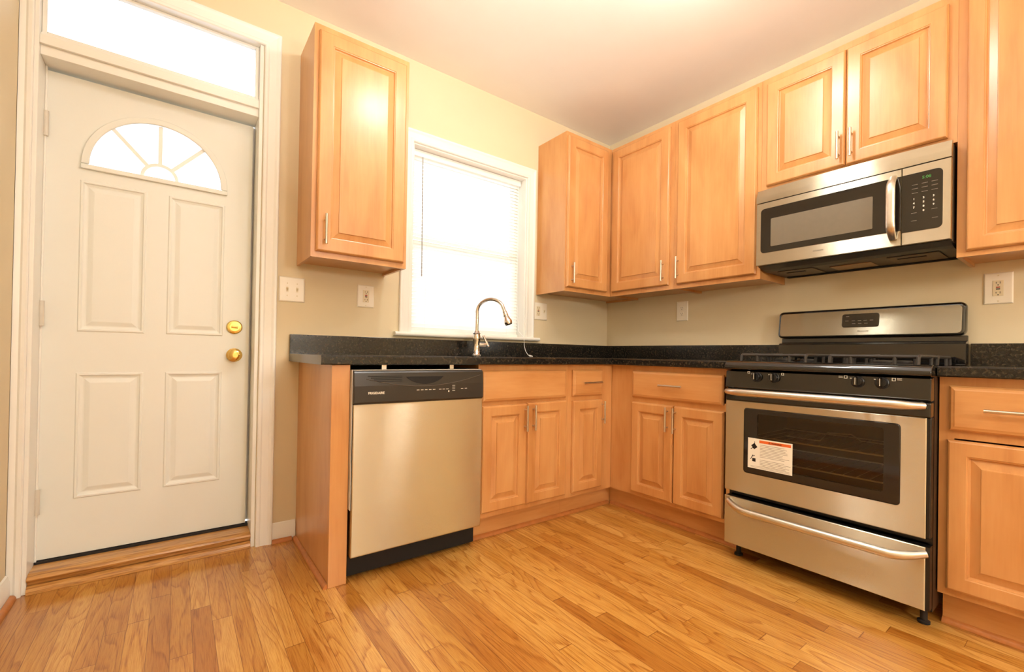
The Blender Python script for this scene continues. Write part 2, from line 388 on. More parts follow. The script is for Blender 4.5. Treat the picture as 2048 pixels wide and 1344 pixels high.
# transom window
tw = setting('window_2', (-2.81, .05, 2.16))
m = MB(); x0, x1, z0, z1 = DO0+.0145, DO1-.0165, 2.151, DZ1-.0185
for a in ((x0, x0+.014, z0, z1), (x1-.014, x1, z0, z1), (x0+.014, x1-.014, z0, z0+.012), (x0+.014, x1-.014, z1-.010, z1)): m.box(FW, a[0], a[1], .035, .075, a[2], a[3])
m.build('window_frame', M['trim'], tw, bevel=.002)
box(FW, x0+.014, x1-.014, .052, .056, z0+.012, z1-.010).build('pane', M['glass'], tw)

# entry door
DX0, DX1, DZ0, DZT, DYF, DYB = -3.170, -2.4635, .084, 2.050, .120, .160
door = setting('door_1', ((DX0+DX1)/2, DYF, DZ0))
FD = lambda u, v, z: (u, DYF - v, z)
fcx, fz, fr = -2.8175, 1.703, .235
d = MB()
# slab built as panels around four embossed fields and the fan-shaped light
ups = ((-3.071, -2.858), (-2.784, -2.572)); rows = ((.312, .833), (1.004, 1.634))
xs = [DX0, ups[0][0], ups[0][1], ups[1][0], ups[1][1], DX1]; zs = [DZ0, rows[0][0], rows[0][1], rows[1][0], rows[1][1]]
for i in range(5):
    for k in range(4):
        if i in (1, 3) and k in (1, 3): continue
        d.face([FD(xs[i], 0, zs[k]), FD(xs[i+1], 0, zs[k]), FD(xs[i+1], 0, zs[k+1]), FD(xs[i], 0, zs[k+1])])
for (a, b2) in ups:
    for (c0, c1) in rows:
        prof = [(0, 0), (.004, .004), (.010, .004), (.014, -.001), (.022, -.004), (.026, -.004), (.040, .001), (.044, .002)]
        R = [[FD(a+i, v, c0+i), FD(b2-i, v, c0+i), FD(b2-i, v, c1-i), FD(a+i, v, c1-i)] for i, v in prof]
        d.loft(R, cap=False); d.face(R[-1])
# head of the slab with the half-round opening
n = 28; arc = [(fcx+fr*math.cos(math.pi*k/n), fz+fr*1.03*math.sin(math.pi*k/n)) for k in range(n+1)]
zt = zs[-1]
d.face([FD(DX0, 0, zt), FD(DX1, 0, zt), FD(DX1, 0, fz), FD(arc[0][0], 0, fz), FD(arc[-1][0], 0, fz), FD(DX0, 0, fz)])
def outer(u, z):
    dx, dz = u-fcx, z-fz; s = min((((DX1 if dx > 0 else DX0)-fcx)/dx) if abs(dx) > 1e-6 else 9e9, (DZT-fz)/dz if dz > 1e-6 else 9e9)
    return (fcx+dx*s, fz+dz*s)
O = [outer(*p) for p in arc]
for k in range(n):
    q = [arc[k], arc[k+1], O[k+1]]
    if abs(O[k][0]-O[k+1][0]) > 1e-6 and abs(O[k][1]-O[k+1][1]) > 1e-6: q.append(((DX1 if O[k][0] > fcx else DX0), DZT))
    q.append(O[k]); d.face([FD(u, 0, z) for u, z in q])
d.face([FD(DX0, -.04, DZ0), FD(DX1, -.04, DZ0), FD(DX1, -.04, fz), FD(DX0, -.04, fz)])
for k in range(n):
    q = [arc[k], arc[k+1], O[k+1]]
    if abs(O[k][0]-O[k+1][0]) > 1e-6 and abs(O[k][1]-O[k+1][1]) > 1e-6: q.append(((DX1 if O[k][0] > fcx else DX0), DZT))
    q.append(O[k]); d.face([FD(u, -.04, z) for u, z in q])
    d.face([FD(*(arc[k][0], 0, arc[k][1])), FD(arc[k+1][0], 0, arc[k+1][1]), FD(arc[k+1][0], -.04, arc[k+1][1]), FD(arc[k][0], -.04, arc[k][1])])
for (a, b2) in (((DX0, DZ0), (DX1, DZ0)), ((DX1, DZ0), (DX1, DZT)), ((DX1, DZT), (DX0, DZT)), ((DX0, DZT), (DX0, DZ0)), ((arc[-1][0], fz), (arc[0][0], fz))):
    d.face([FD(a[0], 0, a[1]), FD(b2[0], 0, b2[1]), FD(b2[0], -.04, b2[1]), FD(a[0], -.04, a[1])])
bmesh.ops.remove_doubles(d.bm, verts=d.bm.verts, dist=1e-4)
d.build('door_slab', M['door'], door)
def arcband(m, F, cx, cz, r0, r1, v0, v1, n=28, ez=1.03, a0=0, a1=180):
    L_ = []
    for k in range(n+1):
        a = math.radians(a0+(a1-a0)*k/n); c_, s_ = math.cos(a), math.sin(a)*ez
        L_.append([F(cx+r0*c_, v0, cz+r0*s_), F(cx+r1*c_, v0, cz+r1*s_), F(cx+r1*c_, v1, cz+r1*s_), F(cx+r0*c_, v1, cz+r0*s_)])
    m.loft(L_)
fm = MB()
arcband(fm, FD, fcx, fz, fr-.008, fr+.018, .001, .009)
fm.box(FD, fcx-fr-.018, fcx+fr+.018, .001, .012, fz-.022, fz-.002)
fm.build('fanlight_frame', M['door'], door, bevel=.003, smooth=True)
mu = MB(); arcband(mu, FD, fcx, fz, .054, .067, -.0148, -.0052, ez=1.0)
for a in (48, 90, 132):
    a = math.radians(a); dx, dz = math.cos(a), math.sin(a); px, pz = -dz*.0075, dx*.0075
    mu.loft([[FD(fcx+dx*r+px, v, fz+dz*r+pz) if s_ > 0 else FD(fcx+dx*r-px, v, fz+dz*r-pz) for s_, v in ((1, -.014), (1, -.006), (-1, -.006), (-1, -.014))] for r in (.058, fr)])
mu.build('muntin', M['vinyl'], door)
g = MB(); g.ev(FD, -.022, -.018, [(u, z) for u, z in arc]); g.build('fanlight_pane', M['glass'], door)
# lockset
lk = MB().lathe((-2.5250, DYF-.001, 1.049), (0, -1, 0), [(0, 0), (.033, 0), (.033, .006), (.028, .011), (.020, .012), (.020, .013), (0, .013)], 28).build('deadbolt', M['brass'], door, smooth=True)
MB().tube([FD(-2.538, .020, 1.050), FD(-2.512, .020, 1.048)], [.005, .006], 10).build('thumb_turn', M['brass'], lk, smooth=True)
kb = MB().lathe((-2.5235, DYF-.001, .913), (0, -1, 0), [(0, 0), (.033, 0), (.033, .005), (.026, .010), (.014, .013), (.013, .028), (.022, .034), (.029, .044), (.029, .054), (.022, .062), (.012, .064), (.011, .060), (0, .060)], 28).build('door_knob', M['brass'], door, smooth=True)
for z in (1.832, 1.072, .318):
    h = MB(); h.tube([(DX0-.001, DYF-.010, z-.050), (DX0-.001, DYF-.010, z+.050)], .0085, 12)
    h.box(FW, DX0-.0155, DX0-.004, DYF-.006, DYF-.002, z-.045, z+.045)
    h.build('hinge', M['hinge'], door, smooth=True)
box(FD, DX0+.002, DX1-.002, -.038, -.002, .0715, .0838).build('door_sweep', M['rubber'], door)

# kitchen window
win = setting('window_1', (-1.2575, .05, WZ0))
m = MB()
m.box(FW, WO0, WO0+.012, 0, .10, WZ0, WZ1); m.box(FW, WO1-.012, WO1, 0, .10, WZ0, WZ1); m.box(FW, WO0+.012, WO1-.012, 0, .10, WZ1-.012, WZ1)
m.box(FW, WO0+.012, WO1-.012, 0, .10, WZ0, WZ0+.010)
m.build('window_jamb', M['trim'], win, bevel=.001)
m = MB()
for z0, z1, y0 in ((WZ0+.010, 1.62, .112), (1.60, WZ1-.012, .135)):
    x0, x1 = WO0+.012, WO1-.012
    for a in ((x0, x0+.035, z0, z1), (x1-.035, x1, z0, z1), (x0+.035, x1-.035, z0, z0+.035), (x0+.035, x1-.035, z1-.030, z1)):
        m.box(FW, a[0], a[1], y0, y0+.022, a[2], a[3])
m.build('window_sash', M['vinyl'], win, bevel=.002)
m = MB(); m.box(FW, WO0+.047, WO1-.047, .121, .125, WZ0+.045, 1.59); m.box(FW, WO0+.047, WO1-.047, .144, .148, 1.635, WZ1-.042)
m.build('pane', M['glass'], win)
c = MB().casing(FA, WO0+.003, WO1-.003, 1.0595, WZ1-.003, cas); struct(c.build('trim_11', M['trim']))
st = MB().eu(FA, -1.778, -.728, [(-.0, 1.036), (.032, 1.036), (.038, 1.041), (.040, 1.048), (.038, 1.054), (.032, 1.059), (-.0, 1.059)])
for v in st.bm.verts: v.co.y -= .0006
struct(st.build('trim_12', M['trim'], smooth=True))

# venetian blind inside the window recess
bl = thing('venetian_blind', (-1.2575, .045, WZ0+.012), 'white slatted venetian blind lowered over the kitchen window above the sink', 'blind')
BX0, BX1 = WO0+.020, WO1-.020
box(FW, BX0, BX1, .050, .088, WZ1-.052, WZ1-.014).build('headrail', M['vinyl'], bl, bevel=.002)
n = 48; zt0 = WZ1-.062; zb0 = WZ0+.036
slats = []
for k in range(n):
    z = zt0+(zb0-zt0)*k/(n-1); t = math.radians(62); m = MB()
    pr = []
    for q in range(5):
        a = -1+q/2; uu = a*.0125; bow = .0018*(1-a*a)
        pr.append((.069+uu*math.cos(t)+bow*math.sin(t), z+uu*math.sin(t)-bow*math.cos(t)))
    m.loft([[(x, y, zz) for y, zz in pr] for x in (BX0+.003, BX1-.003)], cap=False, closed=False)
    o = m.build('slat', M['slat'], bl, smooth=True)
box(FW, BX0+.002, BX1-.002, .058, .080, WZ0+.011, WZ0+.026).build('bottom_rail', M['vinyl'], bl, bevel=.002)
for x in (BX0+.10, BX1-.10):
    m = MB()
    for y in (.0535, .0845): m.tube([(x, y, WZ0+.026), (x, y, WZ1-.052)], .0009, 6)
    m.build('ladder_cord', M['vinyl'], bl)
MB().tube([(-1.597, .042, 2.118), (-1.595, .040, 1.80), (-1.592, .040, 1.40)], .0032, 8).build('tilt_wand', plain('clear_wand', (150, 146, 138), .3), bl, smooth=True)
pc = MB().tube([(-.876, .045, 2.12), (-.876, .044, 1.30), (-.8755, .020, 1.10), (-.876, -.035, 1.0655), (-.876, -.046, 1.055), (-.876, -.050, 1.00), (-.874, -.062, .965), (-.872, -.085, .940), (-.870, -.096, .934)], .0016, 8)
pc.build('pull_cord', M['vinyl'], bl, smooth=True)
MB().tube([(-.871, -.094, .936), (-.868, -.110, .9295), (-.864, -.128, .9285)], [.003, .006, .003], 12).build('cord_tassel', M['vinyl'], bl, smooth=True)

# ------------------------------------------------------------------ cabinets
def bar_pull(F, u, v, z, ln, parent, vert=True, label=None):
    m = MB(); h = ln/2
    P = (lambda t, q: F(u, q, z+t)) if vert else (lambda t, q: F(u+t, q, z))
    m.tube([P(-h, v+.025), P(h, v+.025)], .0058, 12)
    for s_ in (-1, 1): m.tube([P(s_*h*.66, v), P(s_*h*.66, v+.025)], .0042, 10)
    return m.build('handle', M['nickel'], parent, smooth=True)
def panel_door(F, u0, u1, z0, z1, vb, vf, parent, st=.060):
    e = vf-vb
    prof = [(0, vb), (0, vf-.009), (.0025, vf-.006), (.004, vf-.002), (.008, vf), (st-.002, vf), (st, vf-.0025), (st+.003, vf-.0030), (st+.006, vf-.011),
            (st+.009, vf-.0120), (st+.034, vf-.0042), (st+.0355, vf-.0010), (st+.038, vf-.0005)]
    m = MB()
    lim = min(u1-u0, z1-z0)/2-.006
    if st+.038 > lim:
        s2 = st*.86; k = (lim-s2)/.038
        prof = [(i if i <= st-.002 and i < .02 else s2+(i-st)*k if i > .02 else i, v) for i, v in prof]
    m.rings(F, u0, u1, z0, z1, prof)
    return m.build('door', M['wood'], parent)
def slab_front(F, u0, u1, z0, z1, vb, vf, parent, name='drawer'):
    return MB().rings(F, u0, u1, z0, z1, [(0, vb), (0, vf-.009), (.002, vf-.007), (.006, vf-.003), (.012, vf-.0015), (.016, vf)]).build(name, M['woodh'], parent)
def carcass_upper(F, u0, u1, z0, z1, vf, parent, stiles, recess=.014):
    m = MB(); t = .014; vb = .0015; v1 = vf-.019
    m.box(F, u0, u0+t, vb, v1, z0, z1); m.box(F, u1-t, u1, vb, v1, z0, z1)
    m.box(F, u0+t, u1-t, vb, v1, z1-t, z1); m.box(F, u0+t, u1-t, vb, v1, z0+recess, z0+recess+t); m.box(F, u0+t, u1-t, vb, vb+.006, z0+recess+t, z1-t)
    m.build('body', M['wood'], parent)
    f = MB(); tt = .036
    for a, b_ in stiles: f.box(F, a, b_, v1, vf, z0, z1)
    for (a, b_), (c_, d_) in zip(stiles, stiles[1:]):
        f.box(F, b_, c_, v1, vf, z0, z0+tt); f.box(F, b_, c_, v1, vf, z1-tt, z1)
    f.build('face_frame', M['wood'], parent)
UZ0, UZ1, UV = 1.366, 2.425, .299
def base_of(F, u0, u1, v, z): a = F((u0+u1)/2, v/2, z); return a
t = thing('wall_cabinet', base_of(FA, -2.279, -1.832, UV, UZ0), 'tall single-door maple wall cabinet between the entry door and the window', 'cabinet', 'maple wall cabinets')
carcass_upper(FA, -2.279, -1.832, UZ0, UZ1, UV, t, [(-2.279, -2.241), (-1.870, -1.832)])
dr = panel_door(FA, -2.260, -1.849, UZ0+.026, UZ1-.030, UV+.0005, UV+.021, t); bar_pull(FA, -2.224, UV+.021, 1.491, .136, dr)
t = thing('wall_cabinet', base_of(FA, -.741, -.299, UV, UZ0), 'narrow maple wall cabinet in the corner, just right of the window', 'cabinet', 'maple wall cabinets')
carcass_upper(FA, -.741, -.0015, UZ0, UZ1, UV, t, [(-.741, -.700), (-.345, -.3)])
dr = panel_door(FA, -.735, -.349, UZ0+.026, UZ1-.030, UV+.0005, UV+.021, t); bar_pull(FA, -.696, UV+.021, 1.485, .136, dr)
t = thing('wall_cabinet', base_of(FB, .30, .829, UV, UZ0), 'maple wall cabinet on the range wall meeting the corner cabinet, handle at right', 'cabinet', 'maple wall cabinets')
carcass_upper(FB, .3005, .829, UZ0, UZ1, UV, t, [(.3005, .345), (.780, .829)])
dr = panel_door(FB, .3225, .799, UZ0+.028, UZ1-.026, UV+.0005, UV+.021, t); bar_pull(FB, .765, UV+.021, 1.486, .132, dr)
t = thing('wall_cabinet', base_of(FB, .83, 1.3665, UV, UZ0), 'maple wall cabinet immediately left of the microwave, handle at left', 'cabinet', 'maple wall cabinets')
carcass_upper(FB, .8295, 1.3665, UZ0, UZ1, UV, t, [(.8295, .880), (1.325, 1.3665)])
dr = panel_door(FB, .858, 1.347, UZ0+.026, UZ1-.024, UV+.0005, UV+.021, t); bar_pull(FB, .873, UV+.021, 1.491, .134, dr)
t = thing('wall_cabinet', base_of(FB, 1.367, 2.1415, UV, 1.82), 'short two-door maple wall cabinet mounted above the microwave', 'cabinet', 'maple wall cabinets')
carcass_upper(FB, 1.3675, 2.1410, 1.8215, UZ1, UV, t, [(1.3675, 1.402), (1.736, 1.774), (2.104, 2.1410)], .003)
dr = panel_door(FB, 1.397, 1.7555, 1.848, UZ1-.036, UV+.0005, UV+.021, t, .056); bar_pull(FB, 1.733, UV+.021, 1.940, .128, dr)
dr = panel_door(FB, 1.7585, 2.113, 1.845, UZ1-.036, UV+.0005, UV+.021, t, .056); bar_pull(FB, 1.784, UV+.021, 1.937, .128, dr)
t = thing('wall_cabinet', base_of(FB, 2.1415, 2.52, UV, 1.357), 'maple wall cabinet right of the microwave, cut off by the photo edge', 'cabinet', 'maple wall cabinets')
carcass_upper(FB, 2.1415, 2.525, 1.356, UZ1, UV, t, [(2.1415, 2.184), (2.485, 2.525)])
dr = panel_door(FB, 2.170, 2.500, 1.376, UZ1-.026, UV+.0005, UV+.021, t, .050); bar_pull(FB, 2.470, UV+.021, 1.49, .132, dr)

BV, BZ0, BZ1 = .600, .121, .8855
def carcass_base(F, u0, u1, parent, stiles, rails, vb=.0015, u0f=None):
    m = MB(); t_ = .016; v1 = BV-.019
    m.box(F, u0, u0+t_, vb, v1, BZ0, BZ1); m.box(F, u1-t_, u1, vb, v1, BZ0, BZ1); m.box(F, u0+t_, u1-t_, vb, v1, BZ0, BZ0+t_); m.box(F, u0+t_, u1-t_, vb, vb+.006, BZ0+t_, BZ1)
    m.build('body', M['wood'], parent)
    f = MB()
    for a, b_ in stiles: f.box(F, a, b_, v1, BV, BZ0, BZ1)
    for (a, b_), (c_, d_) in zip(stiles, stiles[1:]):
        for r0, r1 in rails: f.box(F, b_, c_, v1, BV, r0, r1)
    f.build('face_frame', M['wood'], parent)
RAILS = ((BZ0, BZ0+.040), (.672, .712), (.846, BZ1))
def toe(F, u0, u1, parent): box(F, u0, u1, .525, .541, .0005, BZ0-.0005).build('toe_kick', M['woodh'], parent)
t = thing('base_cabinet', base_of(FA, -1.572, -.972, BV, 0), 'maple sink base cabinet with two doors under a blank front, right of the dishwasher', 'cabinet', 'maple base cabinets')
carcass_base(FA, -1.5725, -.9715, t, [(-1.5725, -1.532), (-1.012, -.9715)], RAILS); toe(FA, -1.5725, -.9715, t)
slab_front(FA, -1.556, -.998, .700, .857, BV+.0005, BV+.020, t, 'blank_front')
dr = panel_door(FA, -1.556, -1.2775, .148, .680, BV+.0005, BV+.020, t, .052); bar_pull(FA, -1.295, BV+.020, .605, .134, dr)
dr = panel_door(FA, -1.2745, -.994, .146, .683, BV+.0005, BV+.020, t, .052); bar_pull(FA, -1.240, BV+.020, .605, .134, dr)
t = thing('base_cabinet', base_of(FA, -.970, -.60, BV, 0), 'narrow maple base cabinet in the corner, one drawer over one door', 'cabinet', 'maple base cabinets')
carcass_base(FA, -.9710, -.0015, t, [(-.9710, -.928), (-.712, -.6005)], RAILS); toe(FA, -.9710, -.5415, t)
dr = slab_front(FA, -.945, -.699, .703, .856, BV+.0005, BV+.020, t); bar_pull(FA, -.806, BV+.020, .780, .148, dr, False)
dr = panel_door(FA, -.942, -.696, .146, .676, BV+.0005, BV+.020, t, .050); bar_pull(FA, -.707, BV+.020, .600, .134, dr)
t = thing('base_cabinet', base_of(FB, .6, 1.395, BV, 0), 'maple base cabinet between the corner and the gas range, wide drawer over two doors', 'cabinet', 'maple base cabinets')
carcass_base(FB, .6015, 1.3925, t, [(.6015, .800), (1.356, 1.3925)], RAILS); toe(FB, .5415, 1.3925, t)
dr = slab_front(FB, .772, 1.342, .702, .856, BV+.0005, BV+.020, t); bar_pull(FB, 1.050, BV+.020, .781, .145, dr, False)
dr = panel_door(FB, .772, 1.0555, .145, .672, BV+.0005, BV+.020, t, .052); bar_pull(FB, 1.026, BV+.020, .597, .134, dr)
dr = panel_door(FB, 1.0615, 1.347, .143, .672, BV+.0005, BV+.020, t, .052); bar_pull(FB, 1.074, BV+.020, .595, .136, dr)
t = thing('base_cabinet', base_of(FB, 2.149, 2.53, BV, 0), 'maple base cabinet right of the gas range, cut off by the photo edge', 'cabinet', 'maple base cabinets')
carcass_base(FB, 2.1475, 2.530, t, [(2.1475, 2.188), (2.490, 2.530)], RAILS); toe(FB, 2.1525, 2.530, t)
dr = slab_front(FB, 2.175, 2.503, .700, .856, BV+.0005, BV+.020, t); bar_pull(FB, 2.338, BV+.020, .778, .145, dr, False)
dr = panel_door(FB, 2.171, 2.503, .146, .667, BV+.0005, BV+.020, t, .052); bar_pull(FB, 2.475, BV+.020, .595, .134, dr)
ep = MB(); ep.box(FA, -2.2600, -2.2420, .0015, .601, .0005, BZ1); ep.box(FA, -2.2600, -2.1895, .6015, .6200, .0005, BZ1); ep.box(FA, -2.2075, -2.1895, .0015, .601, .0005, BZ1)
tag(ep.build('end_panel', M['wood'], None, bevel=.0012), 'maple end panel with a narrow front closing the counter run left of the dishwasher', 'panel')

# ------------------------------------------------------------------ countertops and sink
CT0, CT1 = .8865, .9240
def edge(F, m, u0, u1, v0, v1):    # slab with an eased front edge
    m.eu(F, u0, u1, [(v0, CT0), (v1-.004, CT0), (v1, CT0+.004), (v1, CT1-.005), (v1-.005, CT1), (v0, CT1)])
cA = MB(); S0, S1, SV0, SV1 = -1.545, -.995, .120, .520
edge(FA, cA, -2.305, S0, .0215, .641); edge(FA, cA, S1, -.645, .0215, .641)
cA.eu(FA, S0, S1, [(SV1, CT0), (.637, CT0), (.641, CT0+.004), (.641, CT1-.005), (.636, CT1), (SV1, CT1)])
cA.box(FA, S0, S1, .0215, SV0, CT0, CT1); cA.box(FA, -.645, -.0015, .0215, .641, CT0, CT1)
bmesh.ops.remove_doubles(cA.bm, verts=cA.bm.verts, dist=1e-5)
ca = tag(cA.build('countertop', M['granite']), 'dark granite countertop holding the faucet, running from the entry side to the corner', 'countertop', 'dark granite countertops')
box(FA, -2.305, -.0015, .0010, .0210, CT0, 1.0205).build('backsplash', M['granite'], ca, bevel=.0015)
cB = MB(); edge(FB, cB, .6415, 1.397, .0215, .641)
cb = tag(cB.build('countertop', M['granite']), 'dark granite countertop between the corner and the gas range', 'countertop', 'dark granite countertops')
box(FB, .0215, 1.372, .0010, .0210, CT1+.0003, 1.0205).build('backsplash', M['granite'], cb, bevel=.0015)
cC = MB(); edge(FB, cC, 2.1475, 2.530, .0215, .641)
cc = tag(cC.build('countertop', M['granite']), 'short dark granite countertop right of the gas range', 'countertop', 'dark granite countertops')
box(FB, 2.1475, 2.530, .0010, .0210, CT0, 1.0205).build('backsplash', M['granite'], cc, bevel=.0015)
sk = MB()
o_ = [(S0-.012, SV0-.012, .8855), (S1+.012, SV0-.012, .8855), (S1+.012, SV1+.012, .8855), (S0-.012, SV1+.012, .8855)]
def rect(i, z): return [FA(S0+i, SV0+i, z), FA(S1-i, SV0+i, z), FA(S1-i, SV1-i, z), FA(S0+i, SV1-i, z)]
sk.loft([rect(-.012, .880), rect(-.012, .8858), rect(0.001, .8858), rect(.006, .72), rect(.03, .70)], cap=False); sk.face(rect(.03, .70))
sk.loft([rect(-.012, .880), rect(.003, .880), rect(.002, .72), rect(.028, .697)], cap=False); sk.face(rect(.028, .697))
sink = tag(sk.build('sink', M['steel_s'], bevel=.004), 'undermount stainless sink basin set in the granite below the faucet', 'sink')
MB().lathe(FA(-1.27, .32, .7005), (0, 0, 1), [(0, 0), (.045, 0), (.045, .002), (.036, .003), (.034, .0005), (0, .0005)], 24).build('drain', M['chrome'], sink, smooth=True)

# faucet: base, curved spout, spray head, side lever
FX, FY = -1.303, -.130
fc = thing('faucet', (FX, FY, CT1), 'polished chrome high-arc faucet with pull-down spray head at the window', 'faucet')
MB().lathe((FX, FY, CT1+.0003), (0, 0, 1), [(0, 0), (.030, 0), (.031, .006), (.024, .012), (.021, .022), (.0245, .028), (.021, .036), (.020, .075), (.0235, .100), (.0245, .118), (.021, .134), (.024, .140), (.019, .146), (.014, .155), (0, .156)], 24).build('base', M['chrome'], fc, smooth=True)
tip = Vector((-1.190, -.300)); dirv = (tip-Vector((FX, FY))).normalized(); reach = (tip-Vector((FX, FY))).length
def fp(s_, z): return (FX+dirv.x*s_, FY+dirv.y*s_, z)
R_ = .088; zc_ = 1.196; pts = [fp(0, 1.06), fp(0, 1.10), fp(.001, 1.15)]
for k in range(0, 13):
    a = math.radians(180-150*k/12); pts.append(fp(R_+R_*math.cos(a), zc_+.075*math.sin(a)))
e_ = pts[-1]; pts.append(fp(2*R_+.003, 1.198))
MB().tube(pts, .0105, 14).build('spout', M['chrome'], fc, smooth=True)
s0 = Vector(fp(2*R_+.003, 1.198)); s1 = Vector(fp(reach+.006, 1.118)); ax = (s1-s0).normalized(); hl = (s1-s0).length
MB().lathe(s0, ax, [(0, 0), (.0125, 0), (.0135, .006), (.0125, .010), (.0145, .014), (.016, .030), (.0145, .034), (.0165, .038), (.020, .052), (.0245, .064), (.025, .074), (.021, hl), (0, hl)], 22).build('spray_head', M['chrome'], fc, smooth=True)
lv = MB(); lv.tube([(FX+.015, FY-.004, .995), (FX+.055, FY-.014, .995), (FX+.062, FY-.016, .995)], [.013, .013, .010], 14)
lv.tube([(FX+.074, FY-.018, .984), (FX+.066, FY-.016, 1.000), (FX+.056, FY-.006, 1.030), (FX+.050, FY+.004, 1.052)], [.009, .0085, .0065, .007], 12)
lv.build('lever', M['chrome'], fc, smooth=True)

# ------------------------------------------------------------------ dishwasher
dw = thing('dishwasher', base_of(FA, -2.187, -1.574, .6, 0), 'stainless dishwasher with black control strip under the counter left of the sink cabinet', 'dishwasher')
D0, D1 = -2.1835, -1.5785
box(FA, D0+.004, D1-.002, .030, .590, .015, .866).build('tub', M['dkgap'], dw)
dp = MB().eu(FA, D0, D1, [(.606, .1080), (.646, .1080), (.650, .114), (.653, .30), (.653, .50), (.650, .7255), (.606, .7255)]).build('door_panel', M['steel'], dw, bevel=.003)
cp = MB().eu(FA, D0-.001, D1+.001, [(.600, .7260), (.650, .7260), (.656, .731), (.655, .80), (.651, .853), (.645, .861), (.600, .8625)]).build('control_panel', M['panel'], dw, bevel=.003)
def panel_v(z): return .6560-.0040*max(0, (z-.80))/.06+.0004
ac = MB(); pts = []
for k in range(25):
    s_ = k/24; u = -2.135+s_*.54; z = .793+.040*(abs(2*s_-.94)**1.9)
    pts.append(FA(u, panel_v(z)-.001, z))
ac.tube(pts, .0016, 6); ac.build('moulded_curve', plain('panel_highlight', (78, 70, 62), .25), cp)
pk = MB(); po = []
for k in range(17):
    s_ = k/16; po.append((-1.966+s_*.176, .836-.034*math.sin(math.pi*s_)**.7))
pk.ev(FA, .6545, .6562, po); pk.build('handle_pocket', M['dkgap'], cp)
vs = MB()
for k in range(4): vs.box(FA, -2.128+k*.012, -1.985, .6535, .6562, .838-k*.0072, .8405-k*.0072)
vs.build('vent_slots', M['dkgap'], cp)
text('lettering', 'FRIGIDAIRE', FA, -2.128, .6560, .766, .0095, M['mark'], cp, bold=.0004, wscale=1.0)
for u in (-1.918, -1.899, -1.880, -1.861, -1.842, -1.812, -1.794, -1.776, -1.700, -1.680):
    marks('button_mark', FA, M['mark'], cp, [(u, u+.012, .6558, .6566, .7755, .7780)])
for z in (.792, .784, .776, .768): marks('indicator_mark', FA, M['mark'], cp, [(-1.745, -1.731, .6558, .6566, z-.001, z+.001)])
marks('indicator_mark', FA, M['mark'], cp, [(-1.766, -1.760, .6558, .6566, .763, .770)])
tk = box(FA, D0+.010, D1-.002, .540, .560, .0020, .1070).build('toe_panel', M['blk'], dw)
MB().lathe(FA(-1.597, .560, .030), (0, -1, 0), [(0, 0), (.003, 0), (.002, .002), (0, .002)], 10).build('screw', M['chrome'], tk)
bz = MB(); bz.box(FA, D0+.001, D1-.004, .600, .640, .8628, .8655); bz.box(FA, D0-.0045, D0-.0015, .596, .640, .300, .8655); bz.build('door_liner_edge', M['tan'], dw)
for u in (-2.045, -1.722):
    br = MB(); br.eu(FA, u-.010, u+.010, [(.585, .8660), (.604, .8660), (.604, .8850), (.600, .8850), (.598, .8685), (.585, .8685)]); br.build('mounting_bracket', M['steel_s'], dw)

# ------------------------------------------------------------------ gas range
RG0, RG1 = 1.4020, 2.1440
rg = thing('gas_range', base_of(FB, RG0, RG1, .66, 0), 'freestanding stainless and black gas range with a warning sticker on its oven window', 'range')
b_ = MB(); t_ = .012; VB, VF = .0225, .652
b_.box(FB, RG0, RG0+t_, VB, VF, .062, .884); b_.box(FB, RG1-t_, RG1, VB, VF, .062, .884); b_.box(FB, RG0+t_, RG1-t_, VB, VB+.01, .062, .884)
b_.box(FB, RG0+t_, RG1-t_, VB+.01, VF, .062, .074); b_.box(FB, RG0+t_, RG1-t_, VB+.01, VF, .300, .318); b_.box(FB, RG0+t_, RG1-t_, VB+.01, VF, .760, .884)
b_.build('body', M['blk'], rg)
for u in (RG0+.030, RG1-.030):
    for v in (.10, .615):
        MB().lathe(FB(u, v, .0008), (0, 0, 1), [(0, 0), (.019, 0), (.019, .008), (.011, .012), (.011, .0612), (0, .0612)], 16).build('foot', M['rubber'], rg, smooth=True)
# oven cavity with racks seen through the window
cv = MB(); a0, a1, c0, c1 = RG0+.07, RG1-.07, .345, .735
def crect(i, v): return [FB(a0+i, v, c0+i), FB(a1-i, v, c0+i), FB(a1-i, v, c1-i), FB(a0+i, v, c1-i)]
cv.loft([crect(0, .655), crect(0, .20)], cap=False); cv.face(crect(0, .20)); cv.build('oven_cavity', M['cavity'], rg)
for z in (.476, .578):
    r_ = MB()
    for v in (.25, .635): r_.tube([FB(a0+.003, v, z), FB(a1-.003, v, z)], .0034, 8)
    k = 0
    v_ = [.25+.0385*i for i in range(11)]
    for i in range(13):
        u = a0+.03+i*(a1-a0-.06)/12; r_.tube([FB(u, .25, z+.003), FB(u, .640, z+.003)], .0011, 6)
    r_.build('oven_rack', M['rack'], rg, smooth=True)
el = MB(); el.tube([FB(1.50, .30, .548), FB(1.663, .30, .548), FB(1.694, .30, .590), (FB(1.79, .30, .598)), FB(1.830, .30, .574), FB(1.95, .30, .574)], .0032, 8); el.build('heating_tube', M['rack'], rg, smooth=True)
